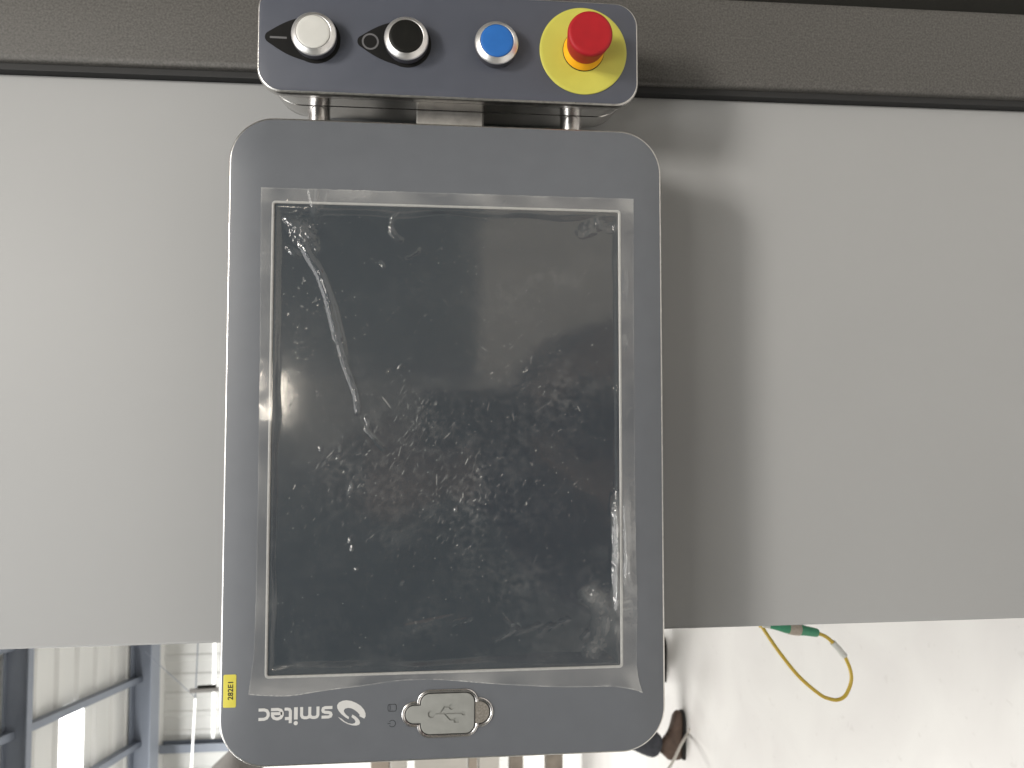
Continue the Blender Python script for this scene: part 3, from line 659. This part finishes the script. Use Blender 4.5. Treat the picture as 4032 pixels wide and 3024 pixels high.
# air bubbles
DX = np.ptp(x) / NU; 
def stamp(px_, py_, r, h, hz):
    """local bump on the grid, centre in mm"""
    global z, haze
    j = int((px_ - x[NV // 2, 0]) / DX); i = int((y[0, NU // 2] - py_) / (np.ptp(y) / NV)); k_ = int(r / 0.4) + 3
    i0, i1, j0, j1 = max(0, i - k_), min(NV, i + k_), max(0, j - k_), min(NU, j + k_)
    if i1 <= i0 or j1 <= j0: return
    xx, yy = x[i0:i1, j0:j1], y[i0:i1, j0:j1]; g = np.clip(1 - ((xx - px_) ** 2 + (yy - py_) ** 2) / r ** 2, 0, 1)
    z[i0:i1, j0:j1] += h * g ** 1.5; haze[i0:i1, j0:j1] += hz * g
for (n_, cx, cy, sx, sy, rm) in ((150, 655, 900, 30, 150, .75), (120, 680, 1250, 50, 110, .9), (110, 1200, 650, 60, 110, .8), (90, 1190, 1200, 60, 70, .8), (60, 1130, 560, 120, 40, .7), (170, 950, 950, 220, 260, .55), (60, 690, 640, 30, 50, .7)):
    for _ in range(n_):
        c = P2(cx + rng.normal() * sx, cy + rng.normal() * sy)
        if abs(c[0]) > IX - 5 or abs(c[1]) > IY - 9: continue
        r = rm * (0.6 + rng.random() * 0.9); stamp(c[0], c[1], r, 0.10 * r + 0.03, 0.08 + 0.40 * rng.random() ** 3)
# dust smears and short scratches in the film
def scratch(px_, py_, ang, ln_, wv, hz):
    global haze
    n_ = max(2, int(ln_ / 0.25)); ca, sa = math.cos(ang), math.sin(ang)
    for u in np.linspace(-ln_ / 2, ln_ / 2, n_):
        jj = (px_ + ca * u - x[NV // 2, 0]) / DX; ii = (y[0, NU // 2] - (py_ + sa * u)) / (np.ptp(y) / NV)
        i, j = int(ii), int(jj)
        if 0 <= i < NV and 0 <= j < NU: haze[i, j] = min(0.5, haze[i, j] + 0.5 * hz)
for (n_, cx, cy, sx, sy, ang, sa_, lm, hz) in ((150, 930, 930, 25, 30, 60, 18, 3, .10), (130, 1190, 850, 40, 30, 50, 40, 2.4, .10), (150, 1040, 1070, 45, 35, 68, 14, 3.2, .11), (170, 880, 1080, 90, 60, 58, 14, 4, .09),
        (140, 800, 1010, 50, 70, 55, 15, 3.5, .08), (110, 1080, 1200, 90, 60, 75, 14, 3, .07), (90, 1000, 780, 150, 80, 75, 25, 3, .07), (80, 1180, 1060, 80, 60, 60, 30, 2.2, .08), (40, 900, 600, 150, 60, 110, 40, 4, .06), (130, 960, 1000, 200, 250, 62, 25, 2.4, .07)):
    for _ in range(int(n_ * 0.7)):
        c = P2(cx + rng.normal() * sx * 1.5, cy + rng.normal() * sy * 1.6)
        if abs(c[0]) > IX - 6 or abs(c[1]) > IY - 12: continue
        scratch(c[0], c[1], math.radians(ang + rng.normal() * sa_), 0.6 * lm * (0.4 + rng.exponential(0.6)), 0.4, 1.5 * hz * (0.3 + rng.exponential(0.8)))
for (cx, cy, rx, ry, a_) in ((1190, 850, 25, 22, .05), (935, 930, 14, 18, .05), (1040, 1080, 22, 25, .045), (900, 1080, 40, 28, .035), (1190, 600, 16, 10, .06), (780, 1000, 30, 30, .03), (1130, 1270, 30, 16, .025), (1120, 960, 40, 18, .025), (1180, 1100, 30, 14, .02), (1060, 900, 60, 25, .015)):
    c = P2(cx, cy); g = np.exp(-((x - c[0]) / rx) ** 2 - ((y - c[1]) / ry) ** 2)
    haze += 0.5 * a_ * g * np.clip(0.35 + 0.6 * nsm + 0.3 * nmid, 0, 2)
for _ in range(1500):                                # loose dust
    j, i = rng.integers(20, NU - 20), rng.integers(20, NV - 20)
    if din[i, j] > 3: haze[i, j] += 0.08 + 0.5 * rng.random() ** 4
haze += np.where(din > 4, 0.010 * np.clip(nbig, 0, 2) * np.clip(0.6 + 0.5 * nsm, 0, 2), 0)
# the cut edge is whitened, its lower edge curls up
edge = np.zeros_like(z); edge[0, :] = edge[-1, :] = 1; edge[:, 0] = edge[:, -1] = 1; edge[-2, :] = .8; edge[1, :] = 0.3
z += 0.35 * sstep((-y - 153) / 14) * (0.55 + 0.4 * np.sin(x / 33.0 + 0.6))
z += 0.10 * np.exp(-(T_ * 90)) + 0.08 * np.exp(-((1 - S_) * 60)) + 0.05 * np.exp(-S_ * 60)
haze += 0.22 * edge * (0.6 + 0.4 * np.clip(nfine, -1, 1))
z = np.where(din <= 0, np.maximum(z, 0.13), np.maximum(z, -0.70))
idx = np.arange(NV * NU).reshape(NV, NU)
faces = np.stack([idx[1:, :-1], idx[1:, 1:], idx[:-1, 1:], idx[:-1, :-1]], -1).reshape(-1, 4)
fo0 = np.array((120.0, 0, 0)); co = (np.stack([x, y, z], -1).reshape(-1, 3) - fo0) * 0.001
fm = bpy.data.meshes.new("protective_film")
fm.vertices.add(len(co)); fm.vertices.foreach_set("co", co.astype(np.float32).ravel())
fm.loops.add(faces.size); fm.loops.foreach_set("vertex_index", faces.astype(np.int32).ravel())
fm.polygons.add(len(faces)); fm.polygons.foreach_set("loop_start", np.arange(0, faces.size, 4, dtype=np.int32))
fm.polygons.foreach_set("use_smooth", np.ones(len(faces), bool)); fm.update(calc_edges=True)
atr = fm.attributes.new("haze", 'FLOAT', 'POINT'); atr.data.foreach_set("value", np.clip(haze, 0, 0.85).astype(np.float32).ravel())
fm.materials.append(FILM)
film = bpy.data.objects.new("protective_film", fm); COL.objects.link(film)
film.matrix_world = Matrix.Translation(world(fo0)) @ M.to_4x4()
tag(film, "wrinkled clear protective film with creases and bubbles stuck over the dark screen", "plastic film")

# ------------------------------------------------------------------ yellow patch cord under the machine
pc = thing("patch_cord", tuple(at(3350, 2740, -350)), "thin yellow cable hanging in a loop with green plugs beside the machine", "cable")
c7 = lambda a, b, dz=0: at(2900 + a / 3.687, 2400 + b / 3.687, -350 + dz)
loop = smoothpath([(345, -146, -385), c7(318, 165, -20), c7(360, 236, -15), c7(600, 590, -5), c7(900, 965), c7(1200, 1225), c7(1330, 1290), c7(1460, 1312), c7(1570, 1260), c7(1640, 1130), c7(1668, 1000), c7(1650, 870), c7(1600, 740), c7(1550, 650), c7(1480, 565), c7(1390, 470), c7(1290, 390), c7(1165, 338)], 6)
MB().tube(loop, 2.1, 12).make("cable", CABY, pc, smooth=60)
def barrel(pts, r, mat, name, n=14): MB().tube([c7(*p) for p in pts], r, n).make(name, mat, pc, smooth=40)
barrel([(1178, 340), (1160, 336), (1100, 325), (1000, 308), (915, 290)], [4.2, 4.9, 5.2, 5.6, 6.6], GREENP, "plug")
barrel([(918, 291), (840, 279), (755, 268)], [7.0, 7.4, 7.0], BEIGEP, "coupler")
barrel([(758, 268), (700, 262), (620, 253), (540, 247), (480, 246)], [6.4, 6.0, 4.6, 3.2, 2.2], GREENP, "plug")
barrel([(482, 246), (440, 244), (380, 240)], [2.4, 2.2, 1.7], SLEEVE, "boot_tail")
MB().tube(smoothpath([c7(440, 240, -3), (374, -182, -385), (352, -146, -425)], 5), 1.7, 10).make("lead", CABY, pc, smooth=60)
MB().tube([c7(1395, 478), c7(1475, 565), c7(1570, 678)], 3.6, 14).make("label_sleeve", SLEEVE, pc, smooth=50)

# ------------------------------------------------------------------ people
def skin_body(name, joints, edges, mat, parent, lev=2, bare=()):
    o0 = origin_of(parent); me = bpy.data.meshes.new(name); keys = list(joints)
    me.from_pydata([tuple((np.array(joints[k][0], float) - o0) * 0.001) for k in keys], [(keys.index(a), keys.index(b)) for a, b in edges], [])
    me.materials.append(mat); o = bpy.data.objects.new(name, me); COL.objects.link(o); o.parent = parent
    o.modifiers.new("skin", 'SKIN'); sub = o.modifiers.new("sub", 'SUBSURF'); sub.levels = lev; sub.render_levels = lev
    for i, k in enumerate(keys):
        r = joints[k][1]; r = r if isinstance(r, tuple) else (r, r)
        me.skin_vertices[0].data[i].radius = (r[0] * 0.001, r[1] * 0.001)
    me.skin_vertices[0].data[0].use_root = True
    dg_ = bpy.context.evaluated_depsgraph_get(); dg_.update()
    m2 = bpy.data.meshes.new_from_object(o.evaluated_get(dg_)); o.modifiers.clear(); o.data = m2; m2.name = name
    if not m2.materials: m2.materials.append(mat)
    m2.materials.append(SKIN); B = [((np.array(c_, float) - o0) * 0.001, r_ * 0.001) for c_, r_ in bare]
    for p in m2.polygons:
        p.use_smooth = True; pc_ = np.array(p.center)
        if any(np.linalg.norm(pc_ - c_) < r_ for c_, r_ in B): p.material_index = 1
    return o
def hand_chain(J, E, wrist, tip, key, up, splay):
    """palm and five unequal bent fingers from wrist towards tip"""
    w_, t_ = np.array(wrist, float), np.array(tip, float); d = (t_ - w_) / np.linalg.norm(t_ - w_); up = np.array(up, float); s_ = np.array(splay, float)
    J[key + "palm"] = (w_ + d * 55, (30, 14)); 
    for i, (l_, off) in enumerate(((72, -27), (82, -9), (76, 9), (60, 26))):
        a = w_ + d * 88 + s_ * off; b = a + d * l_ * 0.5 + up * 14; c = b + d * l_ * 0.25 + up * 30
        J[f"{key}k{i}"] = (a, 10); J[f"{key}m{i}"] = (b, 9); J[f"{key}t{i}"] = (c, 8)
        E += [(key + "palm", f"{key}k{i}"), (f"{key}k{i}", f"{key}m{i}"), (f"{key}m{i}", f"{key}t{i}")]
    a = w_ + d * 40 - s_ * 38 + up * 8; b = a + d * 34 - s_ * 14 + up * 16
    J[key + "h0"] = (a, 12); J[key + "h1"] = (b, 9); E += [(key + "palm", key + "h0"), (key + "h0", key + "h1")]

def boot(parent, toe, heel, zc, top, name="boot"):
    """ankle boot lying along y: toe and heel are y values, zc its centre line, sole on the floor"""
    L = toe - heel; sgn = 1 if L > 0 else -1; L = abs(L); rings = []
    prof = ((0.0, 20, 105, 30), (0.05, 8, 118, 36), (0.16, 8, 150, 40), (0.30, 8, 152, 42), (0.40, 8, 128, 43), (0.50, 8, 104, 44), (0.62, 8, 86, 48), (0.76, 8, 74, 51), (0.88, 8, 66, 46), (0.96, 12, 54, 34), (1.0, 22, 44, 16))
    for (u, h0, h1, wd) in prof:
        yy = heel + sgn * L * u; cxx = FLOOR - (h0 + h1) / 2; hh = (h1 - h0) / 2
        rings.append([(cxx - hh * math.copysign(abs(math.cos(a)) ** 0.75, math.cos(a)), yy, zc + wd * math.copysign(abs(math.sin(a)) ** 0.8, math.sin(a))) for a in np.linspace(0, 2 * math.pi, 25)[:-1]])
    o = MB().loft(rings).make(name, BOOT, parent, smooth=60)
    sr = [(heel + sgn * L * u, wd + 3) for (u, _, _, wd) in prof]
    pts = [(yy, zc + w_) for yy, w_ in sr] + [(yy, zc - w_) for yy, w_ in sr[::-1]]
    MB().loft([[(FLOOR - 1, a, b) for a, b in pts], [(FLOOR - 20, a, b) for a, b in pts]]).make("sole", SOLE, o, smooth=30)
    for u in (0.44, 0.52, 0.60): 
        yy = heel + sgn * L * u; h = float(np.interp(u, [p[0] for p in prof], [p[2] for p in prof]))
        MB().tube([(FLOOR - h + 4, yy, zc - 22), (FLOOR - h - 2, yy + 3, zc), (FLOOR - h + 4, yy, zc + 22)], 3, 6).make("lace", SOLE, o)
    return o

def head_mesh(parent, c, rx, face):
    """head with brow, nose, chin and ears; c its centre, face the unit direction it looks"""
    fz = np.array(face, float); fz /= np.linalg.norm(fz); upv = np.array([-1.0, 0, 0]); upv -= fz * upv.dot(fz); upv /= np.linalg.norm(upv); sd = np.cross(upv, fz)
    v = []; f = []; NA, NB = 28, 20
    for i in range(NB + 1):
        th = math.pi * i / NB
        for j in range(NA):
            ph = 2 * math.pi * j / NA; a, b, cc_ = math.sin(th) * math.sin(ph), math.cos(th), math.sin(th) * math.cos(ph)
            wd = 75 * (1 - 0.22 * max(0, -b)); dp = 95 * (1 - 0.12 * max(0, -b)); fr_ = 0
            if cc_ > 0.75: fr_ = 20 * math.exp(-(a / 0.13) ** 2 - ((b + 0.12) / 0.16) ** 2) - 7 * math.exp(-((abs(a) - 0.36) / 0.16) ** 2 - ((b - 0.05) / 0.10) ** 2) + 6 * math.exp(-((b + 0.42) / 0.07) ** 2 - (a / 0.3) ** 2)
            er = 14 * math.exp(-((abs(a) - 1) / 0.08) ** 2 - (b / 0.28) ** 2)
            v.append(np.array(c) + sd * (a * wd + math.copysign(er, a)) + upv * b * 118 + fz * (cc_ * dp + fr_))
    for i in range(NB):
        for j in range(NA): k_ = (j + 1) % NA; f.append((i * NA + j, i * NA + k_, (i + 1) * NA + k_, (i + 1) * NA + j))
    h = obj("head", v, f, SKIN, parent, smooth=80)
    hv = [p for i, p in enumerate(v)]; keep = []
    vv_ = [np.array(c) + (np.array(p) - np.array(c)) * 1.07 + upv * 5 - fz * 9 for p in hv]
    for i in range(NB):
        for j in range(NA):
            cc_ = math.cos(2 * math.pi * (j + .5) / NA) * math.sin(math.pi * (i + .5) / NB); b = math.cos(math.pi * (i + .5) / NB)
            if b > 0.52 or (cc_ < 0.1 and b > -0.45): k_ = (j + 1) % NA; keep.append((i * NA + j, i * NA + k_, (i + 1) * NA + k_, (i + 1) * NA + j))
    obj("hair", vv_, keep, HAIR, h, smooth=80)

# worker standing beyond the panel: one boot and trouser leg show under its lower corner
FZ = -3960.0
wk = thing("person", (FLOOR, -1690, FZ), "person in dark trousers and brown boots standing on the white floor behind the panel", "person")
hipx = FLOOR - 880
J = {}; E_ = []
BYW = -1570.0                                      # the body leans in behind the panel
J["pelvis"] = ((hipx, BYW, FZ - 80), (125, 95))
for k_, yy, zz in (("a", -1898, FZ), ("b", -1580, FZ - 370)):
    J[k_ + "hip"] = ((hipx + 50, BYW + (yy - BYW) * 0.25, (FZ - 80) * 0.6 + zz * 0.4), 92)
    J[k_ + "knee"] = ((FLOOR - 480, BYW + (yy - BYW) * 0.45, (FZ - 80 + zz) / 2 + 12), 80)
    J[k_ + "calf"] = ((FLOOR - 300, yy + (70 if k_ == "a" else 0), zz), 76)
    J[k_ + "hem"] = ((FLOOR - 135, yy, zz), 82)
    E_ += [("pelvis", k_ + "hip"), (k_ + "hip", k_ + "knee"), (k_ + "knee", k_ + "calf"), (k_ + "calf", k_ + "hem")]
tz = FZ - 80
J["waist"] = ((hipx - 180, BYW, tz), (130, 95)); J["chest"] = ((hipx - 420, BYW, tz), (165, 110)); J["neckb"] = ((hipx - 570, BYW, tz), (80, 70)); J["neck"] = ((hipx - 715, BYW + 25, tz), 52)
E_ += [("pelvis", "waist"), ("waist", "chest"), ("chest", "neckb"), ("neckb", "neck")]
for k_, sgn in (("l", -1), ("r", 1)):
    J[k_ + "sh"] = ((hipx - 510, BYW + sgn * 10, tz + sgn * 190), 58); J[k_ + "el"] = ((hipx - 230, BYW - 20, tz + sgn * 235), 44); J[k_ + "wr"] = ((hipx + 20, -1560, tz + sgn * 220), 30)
    E_ += [("neckb", k_ + "sh"), (k_ + "sh", k_ + "el"), (k_ + "el", k_ + "wr"), (k_ + "wr", k_ + "palm")]
    hand_chain(J, E_, J[k_ + "wr"][0], (hipx + 190, -1520, tz + sgn * 215), k_, (0, -0.6, 0), (0, 1, 0))
skin_body("body", J, E_, JEANS, wk, bare=[(J["lpalm"][0], 125), (J["rpalm"][0], 125), (J["neck"][0], 85)])
head_mesh(wk, (hipx - 790, BYW + 35, tz), 75, (0, 1, 0))
boot(wk, -1690, -1960, FZ, 150); boot(wk, -1370, -1640, FZ - 370, 150)
# white cord crossing in front of the boot
cd = thing("white_cord", tuple(at(2685, 2905, -3830)), "thin white cord running down past the brown boot to the floor", "cord")
MB().tube(smoothpath([at(2560, 3120, -3500), at(2640, 3015, -3620), at(2680, 2935, -3760), ground(2706, 2890), ground(2714, 2872)], 6), 7.5, 10).make("cord", CORD, cd)

# the photographer, seen mirrored in the dark screen
PZ = 900.0; PY = -75.0
ph = thing("person", (FLOOR, PY, PZ), "person in a dark jacket holding up a phone, mirrored in the dark screen", "person")
hip2 = FLOOR - 740; J = {}; E_ = []
J["pelvis"] = ((hip2, PY, PZ + 40), (130, 100))
for k_, sgn in (("a", -1), ("b", 1)):
    J[k_ + "hip"] = ((hip2 + 50, PY + sgn * 90, PZ + 40), 92); J[k_ + "knee"] = ((FLOOR - 400, PY + sgn * 105, PZ - 30), 66); J[k_ + "hem"] = ((FLOOR - 80, PY + sgn * 115, PZ + 40), 52); J[k_ + "toe"] = ((FLOOR - 42, PY + sgn * 125, PZ - 130), 40)
    E_ += [("pelvis", k_ + "hip"), (k_ + "hip", k_ + "knee"), (k_ + "knee", k_ + "hem"), (k_ + "hem", k_ + "toe")]
J["waist"] = ((hip2 - 180, PY, PZ + 30), (150, 110)); J["chest"] = ((hip2 - 400, PY, PZ), (185, 125)); J["neckb"] = ((hip2 - 560, PY, PZ - 10), (85, 75)); J["neck"] = ((hip2 - 705, PY, PZ - 30), 54)
E_ += [("pelvis", "waist"), ("waist", "chest"), ("chest", "neckb"), ("neckb", "neck")]
for k_, sgn in (("l", -1), ("r", 1)):
    J[k_ + "sh"] = ((hip2 - 490, PY + sgn * 190, PZ), 62); J[k_ + "el"] = ((hip2 - 300, PY + sgn * 235, PZ - 150), 48); J[k_ + "wr"] = ((hip2 - 480 + 30, 15 + sgn * 100, PZ - 340), 31)
    E_ += [("neckb", k_ + "sh"), (k_ + "sh", k_ + "el"), (k_ + "el", k_ + "wr"), (k_ + "wr", k_ + "palm")]
    hand_chain(J, E_, J[k_ + "wr"][0], (hip2 - 560, 15 + sgn * 55, PZ - 400), k_, (-0.2, -sgn * 0.8, 0.2), (-0.7, 0, -0.7))
skin_body("body", J, E_, JACKET, ph, bare=[(J["lpalm"][0], 115), (J["rpalm"][0], 115), (J["neck"][0], 85)])
head_mesh(ph, (hip2 - 780, PY - 5, PZ - 40), 75, (0.25, 0, -1))
pn = thing("phone", (125, 10, 518), "black phone held upright in the hands of the mirrored person", "phone")
mb = MB(); mb.loft([rr(50, 12, 78, 37, 10, 514.5, 8), rr(50, 12, 78.6, 37.6, 10, 516, 8), rr(50, 12, 78.6, 37.6, 10, 521, 8), rr(50, 12, 78, 37, 10, 522.5, 8)]); mb.make("case", BLACKP, pn, smooth=40)

# tidy helper properties
for o in COL.objects:
    if "ox" in o: del o["ox"]
